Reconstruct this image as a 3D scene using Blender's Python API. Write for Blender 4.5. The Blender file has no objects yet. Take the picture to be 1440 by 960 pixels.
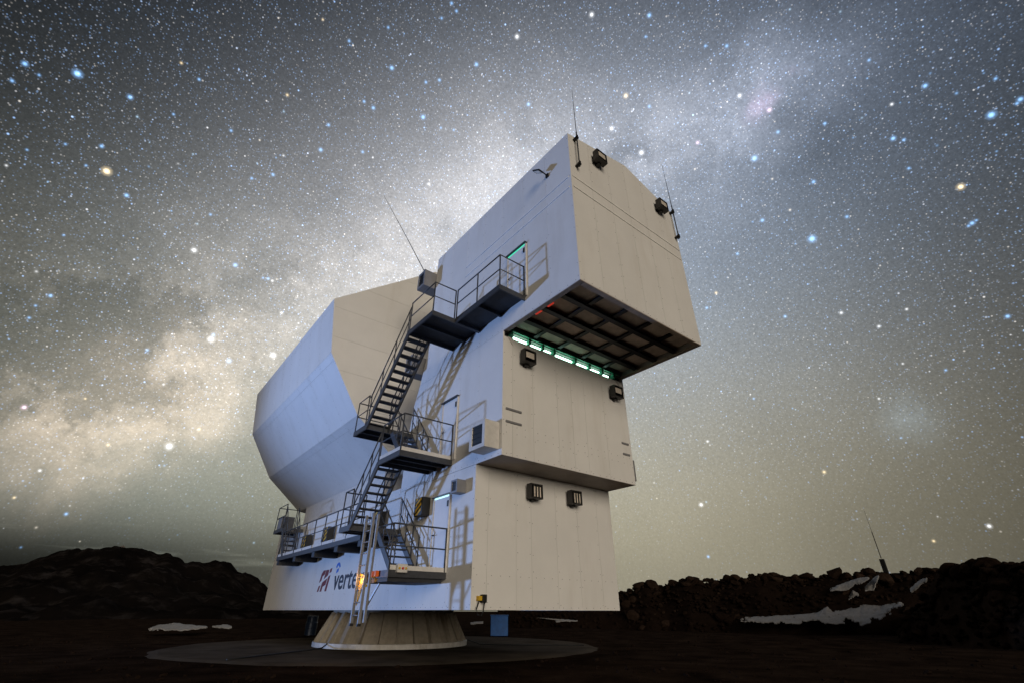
import bpy, bmesh, math, random
from mathutils import Vector, Matrix, noise

random.seed(7)
scene = bpy.context.scene
H = 1.2                                    # the telescope's underside stands 1.2 m above the ground
rad = math.radians

# ------------------------------------------------------------------ camera
F_PX, PITCH, TA, ROLL = 658.87, rad(29.906), rad(51.585), rad(.153)
CAM = Vector((-7.384, -10.919, H - .025))
fwd_h = Vector((math.cos(TA), math.sin(TA), 0)); right = Vector((math.sin(TA), -math.cos(TA), 0)); zup = Vector((0, 0, 1))
fwd = fwd_h * math.cos(PITCH) + zup * math.sin(PITCH)
up = -fwd_h * math.sin(PITCH) + zup * math.cos(PITCH)
cr, sr = math.cos(ROLL), math.sin(ROLL)
R2 = right * cr + up * sr
U2 = up * cr - right * sr
cam = bpy.data.cameras.new('camera'); cam_o = bpy.data.objects.new('camera', cam)
scene.collection.objects.link(cam_o)
cam.sensor_fit = 'HORIZONTAL'; cam.sensor_width = 36; cam.lens = F_PX / 1440 * 36
cam.clip_start = .1; cam.clip_end = 20000
M = Matrix((R2, U2, -fwd)).transposed().to_4x4(); M.translation = CAM
cam_o.matrix_world = M
scene.camera = cam_o
scene.render.resolution_x, scene.render.resolution_y = 1024, 682


def ray(px, py):
    """direction of a photograph pixel (1440 x 960)"""
    return (R2 * (px - 720) - U2 * (py - 480) + fwd * F_PX).normalized()


def at_dist(px, py, d):
    """point on a pixel's ray at a horizontal distance d from the camera"""
    r = ray(px, py); return CAM + r * (d / math.hypot(r.x, r.y))


# ------------------------------------------------------------------ render settings
vs = scene.view_settings
vs.view_transform = 'Standard'; vs.look = 'None'; vs.exposure = 0; vs.gamma = 1; vs.use_curve_mapping = False
scene.render.engine = 'CYCLES'
scene.cycles.use_denoising = True
scene.cycles.max_bounces = 6
scene.cycles.sample_clamp_indirect = 3

# ------------------------------------------------------------------ world: night sky
world = bpy.data.worlds.new('World'); scene.world = world; world.use_nodes = True
wt = world.node_tree; wt.nodes.clear()


class NT:
    """short-hand for building node graphs"""
    def __init__(s, t): s.t = t
    def node(s, kind, **kw):
        n = s.t.nodes.new(kind)
        for k, v in kw.items(): setattr(n, k, v)
        return n
    def put(s, sock, v):
        if isinstance(v, bpy.types.NodeSocket): s.t.links.new(v, sock)
        else: sock.default_value = v
    def m(s, op, a, b=0., c=None, clamp=False):
        n = s.node('ShaderNodeMath', operation=op); n.use_clamp = clamp
        s.put(n.inputs[0], a); s.put(n.inputs[1], b)
        if c is not None: s.put(n.inputs[2], c)
        return n.outputs[0]
    def dot(s, a, v):
        n = s.node('ShaderNodeVectorMath', operation='DOT_PRODUCT'); s.put(n.inputs[0], a); n.inputs[1].default_value = v
        return n.outputs['Value']
    def gauss(s, x, mu, sig, amp=1.):
        d = s.m('DIVIDE', s.m('SUBTRACT', x, mu), sig)
        return s.m('MULTIPLY', s.m('EXPONENT', s.m('MULTIPLY', s.m('MULTIPLY', d, d), -1.)), amp)
    def lobe(s, dirs, v, k, amp=1.):
        """smooth blob round direction v, k = sharpness"""
        return s.m('MULTIPLY', s.m('EXPONENT', s.m('MULTIPLY', s.m('SUBTRACT', s.dot(dirs, v), 1.), k)), amp)
    def noise(s, vec, scale, detail=4., rough=.55, dist=0.):
        n = s.node('ShaderNodeTexNoise'); s.put(n.inputs['Vector'], vec)
        n.inputs['Scale'].default_value = scale; n.inputs['Detail'].default_value = detail
        n.inputs['Roughness'].default_value = rough; n.inputs['Distortion'].default_value = dist
        return n.outputs['Fac']
    def rng(s, x, a, b, c=0., d=1., smooth=True):
        n = s.node('ShaderNodeMapRange'); n.interpolation_type = 'SMOOTHSTEP' if smooth else 'LINEAR'
        for i, v in enumerate((x, a, b, c, d)): s.put(n.inputs[i], v)
        return n.outputs[0]
    def tint(s, f, col):
        n = s.node('ShaderNodeVectorMath', operation='SCALE'); n.inputs[0].default_value = col; s.put(n.inputs['Scale'], f)
        return n.outputs[0]
    def add(s, a, b):
        n = s.node('ShaderNodeVectorMath', operation='ADD'); s.put(n.inputs[0], a); s.put(n.inputs[1], b); return n.outputs[0]
    def scl(s, v, f):
        n = s.node('ShaderNodeVectorMath', operation='SCALE'); s.put(n.inputs[0], v); s.put(n.inputs['Scale'], f); return n.outputs[0]


w = NT(wt)
D = w.node('ShaderNodeTexCoord').outputs['Generated']
sep = w.node('ShaderNodeSeparateXYZ'); w.put(sep.inputs[0], D); zz = sep.outputs['Z']
zc = w.m('MAXIMUM', zz, 0.)
# airglow: brightest at the horizon, towards the glow behind the telescope, fading to the zenith
air = w.m('EXPONENT', w.m('MULTIPLY', w.m('MULTIPLY', zc, zc), -2.6))
glow = w.lobe(D, tuple(ray(820, 570)), 6.3, .43)
nA = w.noise(D, 2.2, 4., .5)
base = w.m('ADD', glow, w.m('MULTIPLY', air, .010))
base = w.m('MULTIPLY', base, w.rng(nA, .25, .75, .90, 1.08))
lowmix = w.rng(zc, .08, .78)
mixc = w.node('ShaderNodeMix', data_type='RGBA'); w.put(mixc.inputs['Factor'], lowmix)
mixc.inputs['A'].default_value = (1.10, 1.01, .74, 1); mixc.inputs['B'].default_value = (.76, .96, 1.26, 1)
air_c = w.scl(mixc.outputs['Result'], base)
green = w.tint(w.lobe(D, tuple(ray(240, 660)), 15., .20), (.88, 1., .86))
# Milky Way: a great circle fitted to the band in the photograph
pts = [ray(*p) for p in ((40, 600), (300, 480), (560, 360), (900, 215), (1090, 150))]
c3 = Vector((0, 0, 0))
for i in range(len(pts)):
    for j in range(i + 1, len(pts)): c3 += pts[i].cross(pts[j])
nrm = c3.normalized()
if nrm.z < 0: nrm = -nrm
e1 = (ray(300, 480) - nrm * ray(300, 480).dot(nrm)).normalized()
# direction bent by noise: gives the star clouds and dust lanes ragged, branching edges
def bend(scale, amount, detail=6.):
    n = w.node('ShaderNodeTexNoise'); w.put(n.inputs['Vector'], D); n.inputs['Scale'].default_value = scale
    n.inputs['Detail'].default_value = detail; n.inputs['Roughness'].default_value = .62
    sb = w.node('ShaderNodeVectorMath', operation='SUBTRACT'); w.put(sb.inputs[0], n.outputs['Color']); sb.inputs[1].default_value = (.5, .5, .5)
    ad_ = w.add(D, w.scl(sb.outputs[0], amount))
    nm_ = w.node('ShaderNodeVectorMath', operation='NORMALIZE'); w.put(nm_.inputs[0], ad_)
    return nm_.outputs[0]


DB = bend(5., .22); DL = bend(7., .26, 8.)
b = w.dot(DB, tuple(nrm)); b0 = w.dot(D, tuple(nrm))            # + is above the band
lon = w.dot(D, tuple(e1))                                        # 1 at the bright left part
along = w.lobe(D, tuple(ray(640, 340)), 6.2)
wide = w.m('MULTIPLY', w.gauss(b0, .03, .30, .25), along)
core = w.m('MULTIPLY', w.gauss(b, 0., .10, .17), along)
mott = w.rng(w.noise(DB, 9., 8., .66, .3), .28, .72, .48, 1.16)


def total(lobes, dirs):
    out = None
    for px, py, k, amp in lobes:
        l = w.lobe(dirs, tuple(ray(px, py)), k, amp)
        out = l if out is None else w.m('ADD', out, l)
    return out


warm = total([(215, 548, 190., .50), (110, 588, 190., .26), (330, 505, 200., .24), (20, 620, 150., .10), (60, 425, 260., .06)], DB)
cool = total([(430, 440, 90., .15), (560, 350, 110., .13), (690, 255, 130., .15), (790, 185, 160., .14), (960, 195, 160., .16), (1065, 155, 190., .17), (330, 400, 120., .06)], DB)
lane = total([(70, 500, 170., .75), (150, 470, 200., .8), (225, 485, 420., .5), (300, 430, 260., .5), (400, 385, 420., .4), (20, 540, 200., .6), (130, 410, 160., .35), (470, 300, 220., .25), (885, 212, 900., .55), (950, 225, 700., .35), (1130, 190, 500., .25), (620, 330, 900., .3)], DL)
lane = w.m('MULTIPLY', lane, w.rng(w.noise(DL, 13., 8., .66), .30, .68, .25, 1.05))
keep = w.m('SUBTRACT', 1., w.m('MINIMUM', lane, .60))
mw_w = w.m('MULTIPLY', w.m('MULTIPLY', warm, mott), keep)
mw_n = w.m('MULTIPLY', w.m('ADD', w.m('MULTIPLY', w.m('ADD', core, cool), mott), wide), keep)
mw = w.m('ADD', mw_w, mw_n)
cool_mix = w.node('ShaderNodeMix', data_type='RGBA'); w.put(cool_mix.inputs['Factor'], w.rng(lon, .2, .95))
cool_mix.inputs['A'].default_value = (.80, .95, 1.28, 1); cool_mix.inputs['B'].default_value = (1.09, .99, .90, 1)
mw_c = w.add(w.scl(cool_mix.outputs['Result'], mw_n), w.tint(mw_w, (1.16, .90, .66)))
carina = w.tint(w.lobe(DB, tuple(ray(1082, 155)), 4000., .22), (1., .62, .95))
lmc = w.tint(w.m('MULTIPLY', w.lobe(D, tuple(ray(1278, 588)), 1500., .09), w.rng(w.noise(D, 30., 4.), .3, .7, .5, 1.2)), (.7, .95, 1.15))
# thin dark cloud bank low on the left
mp = w.node('ShaderNodeMapping'); w.put(mp.inputs['Vector'], D); mp.inputs['Scale'].default_value = (1.4, 1.4, 16.)
bank = w.rng(w.noise(mp.outputs[0], 2.6, 4., .5, .3), .12, .42)
bank = w.m('MULTIPLY', w.m('MULTIPLY', bank, w.gauss(zz, .05, .085)), w.lobe(D, tuple(ray(20, 790)), 6.))
clear = w.m('SUBTRACT', 1., w.m('MULTIPLY', bank, .92))
sky = w.add(w.add(w.scl(w.add(air_c, green), w.m('SUBTRACT', 1., w.m('MULTIPLY', w.m('MINIMUM', lane, .60), .45))), mw_c), w.add(carina, lmc))
# star dust: three layers of Voronoi points on the sphere
dens = w.m('ADD', w.m('MULTIPLY', w.m('MINIMUM', mw, .32), 2.0), .55)
grain = w.noise(D, 240., 3., .75)


def star_layer(scale, radius, power, gain, seed):
    off = w.node('ShaderNodeVectorMath', operation='ADD'); w.put(off.inputs[0], D); off.inputs[1].default_value = seed
    v = w.node('ShaderNodeTexVoronoi'); w.put(v.inputs['Vector'], off.outputs[0]); v.inputs['Scale'].default_value = scale
    s3 = w.node('ShaderNodeSeparateColor'); w.put(s3.inputs[0], v.outputs['Color'])
    disc = w.rng(v.outputs['Distance'], radius * scale, 0., 0., 1.)
    f = w.m('MULTIPLY', w.m('MULTIPLY', disc, w.m('POWER', s3.outputs[0], power)), gain)
    mx = w.node('ShaderNodeMix', data_type='RGBA'); w.put(mx.inputs['Factor'], w.rng(s3.outputs[1], .35, 1.))
    mx.inputs['A'].default_value = (.45, .74, 1.3, 1); mx.inputs['B'].default_value = (1.08, 1., .9, 1)
    return w.scl(mx.outputs['Result'], f)


STAR_GAIN = 1.5
stars = w.add(w.add(star_layer(165., .0018, 4., .95 * STAR_GAIN, (3.1, 1.7, .4)), star_layer(80., .0022, 6., 1.5 * STAR_GAIN, (.3, 7.1, 2.2))),
              star_layer(290., .0015, 2.5, .55 * STAR_GAIN, (5.3, .9, 8.2)))
stars = w.scl(stars, w.m('MULTIPLY', dens, w.rng(zz, .02, .45, .18, 1.)))
sky = w.scl(w.add(w.scl(sky, w.m('ADD', 1., w.m('MULTIPLY', w.m('SUBTRACT', grain, .5), w.rng(zz, .05, .5, .35, 1.0)))), stars), clear)
bg = w.node('ShaderNodeBackground'); w.put(bg.inputs['Color'], sky); bg.inputs['Strength'].default_value = 1.
wo = w.node('ShaderNodeOutputWorld'); wt.links.new(bg.outputs[0], wo.inputs['Surface'])
world.cycles.sampling_method = 'MANUAL'; world.cycles.sample_map_resolution = 1024

# ------------------------------------------------------------------ lights
sun = bpy.data.lights.new('warm_glow', 'SUN'); sun.energy = 2.15; sun.angle = rad(38); sun.color = (1., .87, .70)  # broad warm light added to lift the front faces; its source is unseen
so = bpy.data.objects.new('warm_glow', sun); scene.collection.objects.link(so)
so.rotation_euler = Vector((.36, .92, -.13)).to_track_quat('-Z', 'Y').to_euler()
# cold work light standing on the ground off to the left; its hard shadows fall across the telescope's flank
spot = bpy.data.lights.new('work_light', 'SPOT'); spot.energy = 56000; spot.color = (.32, .51, 1.)
spot.spot_size = rad(52); spot.spot_blend = 1.; spot.shadow_soft_size = .9
po = bpy.data.objects.new('work_light', spot); scene.collection.objects.link(po)
LAMP = Vector((-33., 32., H - .45)); po.location = LAMP
po.rotation_euler = (Vector((0., -2., H + 11.)) - LAMP).to_track_quat('-Z', 'Y').to_euler()

# ------------------------------------------------------------------ materials
MATS = {}


def mat(name, col, rough=.6, metal=0., var=.12, scale=6., bump=0., bump_scale=40., emit=None, emit_s=0., rand=0., spec=.4, dirt=None):
    m = bpy.data.materials.new(name); m.use_nodes = True; t = NT(m.node_tree)
    p = m.node_tree.nodes['Principled BSDF']
    tc = t.node('ShaderNodeTexCoord').outputs['Object']
    n = t.noise(tc, scale, 5., .6)
    f = t.rng(n, .25, .75, 1. - var, 1. + var, smooth=False)
    if rand:
        oi = t.node('ShaderNodeObjectInfo')
        f = t.m('MULTIPLY', f, t.rng(oi.outputs['Random'], 0., 1., 1. - rand, 1. + rand, smooth=False))
    c = t.tint(f, col[:3])
    if dirt:
        dcol, amount, dsc = dirt
        mp_ = t.node('ShaderNodeMapping'); t.put(mp_.inputs['Vector'], tc); mp_.inputs['Scale'].default_value = (1., 1., .22)
        dn = t.m('MULTIPLY', t.rng(t.noise(mp_.outputs[0], dsc, 6., .65), .48, .75), amount)
        mx = t.node('ShaderNodeMix', data_type='RGBA'); t.put(mx.inputs['Factor'], dn)
        t.put(mx.inputs['A'], c); mx.inputs['B'].default_value = (*dcol, 1); c = mx.outputs['Result']
    t.put(p.inputs['Base Color'], c)
    p.inputs['Roughness'].default_value = rough; p.inputs['Metallic'].default_value = metal
    p.inputs['Specular IOR Level'].default_value = spec
    if bump:
        bn = t.node('ShaderNodeBump'); bn.inputs['Strength'].default_value = bump; bn.inputs['Distance'].default_value = .02
        t.put(bn.inputs['Height'], t.noise(tc, bump_scale, 4., .6)); t.put(p.inputs['Normal'], bn.outputs[0])
    if emit:
        p.inputs['Emission Color'].default_value = (*emit, 1); p.inputs['Emission Strength'].default_value = emit_s
    MATS[name] = m
    return m


mat('panel', (.74, .73, .71), .5, var=.04, scale=1.1, bump=.10, bump_scale=9., rand=.016, dirt=((.55, .51, .45), .28, 1.3))
mat('core', (.34, .33, .31), .7)
mat('soffit', (.26, .215, .185), .6, var=.2, scale=1.5); mat('trim', (.62, .60, .57), .5); mat('strip', (.85, .84, .82), .4)  # soffit: darker than the wall panels, the overhang's shade put into the colour
mat('door', (.78, .78, .78), .4, var=.03)
mat('steel', (.055, .058, .066), .45, .2, var=.25, scale=9.)
mat('galv', (.24, .24, .25), .45, .4, var=.22, scale=12.)
mat('deck', (.026, .028, .034), .6, .1, var=.3, scale=5.)
mat('dark', (.028, .026, .025), .5, var=.3)
mat('black', (.012, .012, .012), .5)
mat('grey', (.22, .22, .23), .5, .2)
mat('lamp_glass', (.62, .56, .48), .25, var=.3, scale=20.)
mat('yellow', (.62, .38, .02), .5)
mat('red', (.55, .03, .02), .5)
mat('red_glow', (.5, .03, .02), .5, emit=(1., .06, .03), emit_s=.35)
mat('green_light', (.6, .8, .7), .5, emit=(.55, 1., .78), emit_s=5.)
mat('green_paint', (.06, .30, .19), .5)
mat('door_glow', (.7, .9, .9), .5, emit=(.55, .95, 1.), emit_s=1.1)
mat('door_glow_green', (.3, .9, .6), .5, emit=(.04, .75, .36), emit_s=.8)
mat('logo_red', (.16, .012, .014), .5)
mat('logo_navy', (.012, .013, .03), .5)
mat('logo_blue', (.03, .16, .62), .5)
mat('amber', (.9, .45, .03), .4, emit=(1., .42, .04), emit_s=9.)
mat('orange', (.75, .14, .02), .4)
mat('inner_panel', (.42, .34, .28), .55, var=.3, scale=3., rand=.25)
mat('beam', (.018, .018, .022), .5, .3)
mat('pedestal', (.27, .24, .195), .6, var=.2, dirt=((.10, .07, .035), .8, 1.2))
mat('flange', (.50, .49, .47), .5, var=.2, dirt=((.2, .16, .1), .6, 2.))
mat('concrete', (.078, .066, .055), .95, var=.45, scale=.55, bump=.3, bump_scale=18., spec=0.)
mat('ground', (.023, .0150, .0108), .95, var=.7, scale=.9, bump=.9, bump_scale=6., spec=0.)
mat('hill', (.0085, .0068, .006), .95, var=.6, scale=.035, bump=.8, bump_scale=.4, spec=0., dirt=((.07, .06, .058), .5, .16))
mat('rock', (.021, .0135, .010), .9, var=.35, scale=2.5, bump=.8, bump_scale=5., rand=.4, spec=0.)
mat('snow', (.24, .235, .235), .7, var=.15, scale=1.5, bump=.5, bump_scale=5., dirt=((.14, .12, .11), .55, 2.2))
mat('blue_tarp', (.015, .10, .34), .45, var=.3, scale=4., bump=.4, bump_scale=5.)
mat('barrel', (.02, .035, .07), .4, .2)
mat('cable', (.008, .008, .009), .5)
mat('hut', (.10, .09, .085), .7)

# ------------------------------------------------------------------ mesh helpers
COL = scene.collection
LOC = {}                                   # world location of every Empty / parent, by object name


class MB:
    def __init__(s): s.v = []; s.f = []
    def add(s, vs, fs):
        o = len(s.v); s.v += [Vector(x) for x in vs]; s.f += [tuple(i + o for i in f) for f in fs]; return s
    def box(s, x0, x1, y0, y1, z0, z1):
        vs_ = [(x, y, z) for z in (z0, z1) for y in (y0, y1) for x in (x0, x1)]
        return s.add(vs_, [(0, 2, 3, 1), (4, 5, 7, 6), (0, 1, 5, 4), (2, 6, 7, 3), (0, 4, 6, 2), (1, 3, 7, 5)])
    def bar(s, p, q, wd, ht, side=None):
        """rectangular bar; wd across (along side), ht the other way"""
        p, q = Vector(p), Vector(q); d = (q - p).normalized()
        a = Vector(side) if side else d.cross(Vector((0, 0, 1)))
        if a.length < 1e-4: a = Vector((1, 0, 0))
        a = (a - d * a.dot(d)).normalized(); c = d.cross(a)
        vs_ = [e + a * (sx * wd / 2) + c * (sy * ht / 2) for e in (p, q) for sx, sy in ((-1, -1), (1, -1), (1, 1), (-1, 1))]
        return s.add(vs_, [(0, 1, 2, 3)[::-1], (4, 5, 6, 7)] + [(i, (i + 1) % 4, 4 + (i + 1) % 4, 4 + i) for i in range(4)])
    def tube(s, pts_, r, n=8):
        pts_ = [Vector(p) for p in pts_]; rings = []
        for i, p in enumerate(pts_):
            d = (pts_[min(i + 1, len(pts_) - 1)] - pts_[max(i - 1, 0)]).normalized()
            a = d.cross(Vector((0, 0, 1)))
            if a.length < .05: a = d.cross(Vector((1, 0, 0)))
            a.normalize(); c = d.cross(a); rr = r[i] if isinstance(r, (list, tuple)) else r
            rings.append([p + a * (math.cos(t) * rr) + c * (math.sin(t) * rr) for t in [2 * math.pi * k / n for k in range(n)]])
        vs_ = [x for g in rings for x in g]; fs = []
        for i in range(len(rings) - 1):
            for k in range(n):
                fs.append((i * n + k, i * n + (k + 1) % n, (i + 1) * n + (k + 1) % n, (i + 1) * n + k))
        fs += [tuple(range(n))[::-1], tuple((len(rings) - 1) * n + k for k in range(n))]
        return s.add(vs_, fs)
    def prism(s, poly, fn, a, b_):
        """poly 2-D, fn(x, y, t) -> 3-D, extruded from t=a to t=b_"""
        n = len(poly)
        vs_ = [fn(x, y, a) for x, y in poly] + [fn(x, y, b_) for x, y in poly]
        return s.add(vs_, [tuple(range(n))[::-1], tuple(range(n, 2 * n))] + [(i, (i + 1) % n, n + (i + 1) % n, n + i) for i in range(n)])
    def build(s, name, m, parent=None, dz=H, smooth=False, bevel=0.):
        me = bpy.data.meshes.new(name)
        off = LOC.get(parent.name, Vector((0, 0, 0))) if parent else Vector((0, 0, 0))
        vs_ = [v + Vector((0, 0, dz)) for v in s.v]
        if not parent:                                   # a thing that is one mesh: origin at its base
            off = Vector(((min(v.x for v in vs_) + max(v.x for v in vs_)) / 2, (min(v.y for v in vs_) + max(v.y for v in vs_)) / 2, min(v.z for v in vs_)))
        me.from_pydata([v - off for v in vs_], [], s.f)
        bm = bmesh.new(); bm.from_mesh(me); bmesh.ops.recalc_face_normals(bm, faces=bm.faces)
        if bevel: bmesh.ops.bevel(bm, geom=bm.edges[:], offset=bevel, segments=1, affect='EDGES')
        bm.to_mesh(me); bm.free()
        if smooth:
            for p_ in me.polygons: p_.use_smooth = True
        me.materials.append(MATS[m])
        o = bpy.data.objects.new(name, me); COL.objects.link(o)
        if parent: o.parent = parent; LOC[o.name] = off
        else: o.location = off; LOC[o.name] = off
        return o


def tag(o, label=None, cat=None, group=None, kind=None):
    for k, v in (('label', label), ('category', cat), ('group', group), ('kind', kind)):
        if v: o[k] = v
    return o


def thing(name, loc, label, cat, group=None):
    o = bpy.data.objects.new(name, None); COL.objects.link(o); o.empty_display_size = .2
    o.location = (loc[0], loc[1], loc[2] + H); LOC[o.name] = Vector(o.location)
    return tag(o, label, cat, group)


def share(name, src, loc, parent, rot=None, scale=None):
    """another object with the mesh of src, at a place inside parent"""
    o = bpy.data.objects.new(name, src.data); COL.objects.link(o); o.parent = parent
    o.location = Vector(loc)
    if rot: o.rotation_euler = rot
    if scale: o.scale = scale
    return o


def clip(poly, axis, val, keep_greater):
    out = []
    for i in range(len(poly)):
        p, q = poly[i], poly[(i + 1) % len(poly)]
        a = (p[axis] - val) * (1 if keep_greater else -1); b_ = (q[axis] - val) * (1 if keep_greater else -1)
        if a >= 0: out.append(p)
        if a * b_ < 0:
            t = a / (a - b_); out.append((p[0] + (q[0] - p[0]) * t, p[1] + (q[1] - p[1]) * t))
    return out


def shrink(poly, g):
    cx = sum(p[0] for p in poly) / len(poly); cy = sum(p[1] for p in poly) / len(poly)
    xs = [p[0] for p in poly]; ys = [p[1] for p in poly]
    sx = 1 - 2 * g / max(.05, max(xs) - min(xs)); sy = 1 - 2 * g / max(.05, max(ys) - min(ys))
    return [(cx + (x - cx) * sx, cy + (y - cy) * sy) for x, y in poly]


GAP = .0035


def panels(parent, poly, fn, cuts0, cuts1=(), thick=.03, m='panel', name='panel', screws=True, rows=()):
    """cover a flat face with separate wall panels; fn(a, b, t): t = distance proud of the core"""
    xs = [p[0] for p in poly]; ys = [p[1] for p in poly]
    c0 = [min(xs)] + sorted(c for c in cuts0 if min(xs) < c < max(xs)) + [max(xs)]
    c1 = [min(ys)] + sorted(c for c in cuts1 if min(ys) < c < max(ys)) + [max(ys)]
    sc = MB()
    for i in range(len(c0) - 1):
        for j in range(len(c1) - 1):
            q = poly
            for ax, lo, hi in ((0, c0[i], c0[i + 1]), (1, c1[j], c1[j + 1])):
                q = clip(q, ax, lo, True)
                if len(q) > 2: q = clip(q, ax, hi, False)
            if len(q) < 3: continue
            area = abs(sum(q[k][0] * q[(k + 1) % len(q)][1] - q[(k + 1) % len(q)][0] * q[k][1] for k in range(len(q)))) / 2
            if area < .02: continue
            q = shrink(q, GAP)
            MB().prism(q, lambda a, b_, t: fn(a, b_, t), -.02, thick).build(name, m, parent)
            if screws:
                qx = [p[0] for p in q]; qy = [p[1] for p in q]
                for sx in (min(qx) + .05, max(qx) - .05):
                    y = min(qy) + .08 + random.random() * .1
                    while y < max(qy) - .05:
                        if random.random() < .55: _screw(sc, fn, sx, y, thick, poly)
                        y += .42
                for sy in (min(qy) + .06,) + tuple(rows):
                    x = min(qx) + .15
                    while x < max(qx) - .1: _screw(sc, fn, x, sy, thick, poly); x += .30
    if sc.v: tag(sc.build('screw_heads', 'grey', parent), kind='stuff')


def inside(poly, x, y):
    c = False
    for i in range(len(poly)):
        (x0, y0), (x1, y1) = poly[i], poly[(i + 1) % len(poly)]
        if (y0 > y) != (y1 > y) and x < (x1 - x0) * (y - y0) / (y1 - y0) + x0: c = not c
    return c


def _screw(sc, fn, x, y, t, poly):
    if not inside(poly, x, y): return
    r = .010
    sc.prism([(x + r * math.cos(k * math.pi / 3), y + r * math.sin(k * math.pi / 3)) for k in range(6)], fn, t - .004, t + .006)


# ------------------------------------------------------------------ the telescope
W_ = 5.54; VM, VT, VB = -1.18, -4.43, 3.55; Z1, Z2, ZE, ZR = 3.57, 7.39, 13.22, 13.9
VL = 19.35; ZB = 3.70
tel = thing('telescope', (W_ / 2, 9.65, 0), 'white panelled observatory telescope with octagonal mirror housing and overhanging crane house', 'telescope')
T = .03                                                    # panel thickness: cores sit this far behind the faces

# base block -----------------------------------------------------
base_o = MB().box(T, W_ - T, T, VL - T, .02, ZB).build('base_block', 'core', tel)
panels(base_o, [(0, 0), (4.64, 0), (4.64, Z1 - .004), (0, Z1 - .004)], lambda a, b_, t: (T - t, a, b_), [1.16, 2.32, 3.48])
panels(base_o, [(4.64, 0), (VL, 0), (VL, ZB), (4.64, ZB)], lambda a, b_, t: (T - t, a, b_), [4.64 + 1.226 * k for k in range(1, 12)])
panels(base_o, [(0, 0), (W_, 0), (W_, Z1), (0, Z1)], lambda a, b_, t: (a, T - t, b_), [.46, 1.44, 2.0, 2.99, 3.91, 4.84], rows=(.78,))
panels(base_o, [(0, 0), (VL, 0), (VL, Z1 - .004), (0, Z1 - .004)], lambda a, b_, t: (W_ - T + t, a, b_), [2.4 * k for k in range(1, 9)], screws=False)
panels(base_o, [(0, 0), (W_, 0), (W_, ZB), (0, ZB)], lambda a, b_, t: (a, VL - T + t, b_), [1.4, 2.8, 4.2], screws=False)
MB().box(.04, W_ - .04, VB + 1.35, VL - .06, ZB - .04, ZB + .02).build('base_roof', 'trim', base_o)
# tower -----------------------------------------------------------
side_mid = [(VM, Z1), (4.62, Z1), (4.52, 5.4), (4.3, 6.7), (4.02, Z2), (VM, Z2)]
side_top = [(VT, Z2), (4.02, Z2), (3.55, 9.0), (3.55, ZE), (VT, ZE)]
in_mid = [(VM + T, Z1 + T), (4.59, Z1 + T), (4.49, 5.4), (4.27, 6.7), (3.99, Z2 - .20), (VM + T, Z2 - .20)]
tow = MB().prism(in_mid, lambda a, b_, t: (t, a, b_), T, W_ - T).build('instrument_tower', 'core', tel)
panels(tow, side_mid, lambda a, b_, t: (T - t, a, b_), [0., 1.15, 2.3, 3.45])
panels(tow, side_mid, lambda a, b_, t: (W_ - T + t, a, b_), [0., 1.15, 2.3, 3.45], screws=False)
panels(tow, [(0, Z1), (W_, Z1), (W_, Z2 - .17), (0, Z2 - .17)], lambda a, b_, t: (a, VM + T - t, b_), [.37, 1.14, 2.14, 2.77, 3.38, 4.32], rows=(4.22, 4.42))
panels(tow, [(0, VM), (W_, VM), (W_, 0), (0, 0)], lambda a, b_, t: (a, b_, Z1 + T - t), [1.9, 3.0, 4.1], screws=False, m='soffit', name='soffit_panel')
# crane house -----------------------------------------------------
roof = [(T, ZE - T), (W_ / 2 - .5, ZR - T), (W_ - T, ZE - T)]
roof_ur = 2.93
in_top = [(VM - .02, Z2 + .01), (3.99, Z2 + .01), (3.52, 9.0), (3.52, ZE - T), (VM - .02, ZE - T)]
house = MB()
house.prism(in_top, lambda a, b_, t: (t, a, b_), T, W_ - T)                                   # rear body over the tower
house.box(T, W_ - T, VT + T, VM, Z2 + .62, ZE - T)                                            # overhang above the hatch
house.prism([(T, ZE - T), (roof_ur, ZR - T), (W_ - T, ZE - T)], lambda a, b_, t: (a, t, b_), VT + T, 3.52)
for a0, a1, c0, c1 in ((T, .14, VT + T, VM), (W_ - .14, W_ - T, VT + T, VM), (.14, W_ - .14, VT + T, VT + .14)):
    house.box(a0, a1, c0, c1, Z2 + .01, Z2 + .63)
house_o = house.build('crane_house', 'core', tel)
panels(house_o, side_top, lambda a, b_, t: (T - t, a, b_), [VT + 1.12 * k for k in range(1, 8)])
panels(house_o, side_top, lambda a, b_, t: (W_ - T + t, a, b_), [VT + 1.12 * k for k in range(1, 8)], screws=False)
panels(house_o, [(0, Z2), (W_, Z2), (W_, ZE), (roof_ur, ZR), (0, ZE)], lambda a, b_, t: (a, VT + T - t, b_), [.92, 1.84, 2.77, 3.69, 4.61])
for (ua, za), (ub, zb) in (((0, ZE), (roof_ur, ZR)), ((roof_ur, ZR), (W_, ZE))):
    dx, dz_ = ub - ua, zb - za; ln = math.hypot(dx, dz_)
    panels(house_o, [(0, VT), (ln, VT), (ln, 3.55), (0, 3.55)], lambda a, b_, t, ua=ua, za=za, dx=dx / ln, dz_=dz_ / ln: (ua + a * dx - t * dz_, b_, za + a * dz_ + t * dx - .03), [], [VT + 1.6 * k for k in range(1, 5)], screws=False)
for zt in (11.30, 10.86):                                                                      # slim cover strips
    MB().box(.05, W_ - .05, VT - .022, VT, zt - .022, zt + .022).build('cover_strip', 'strip', house_o)
    MB().box(-.022, 0, VT + .1, 1.2, zt - .02, zt + .02).build('cover_strip', 'strip', house_o)
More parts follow.
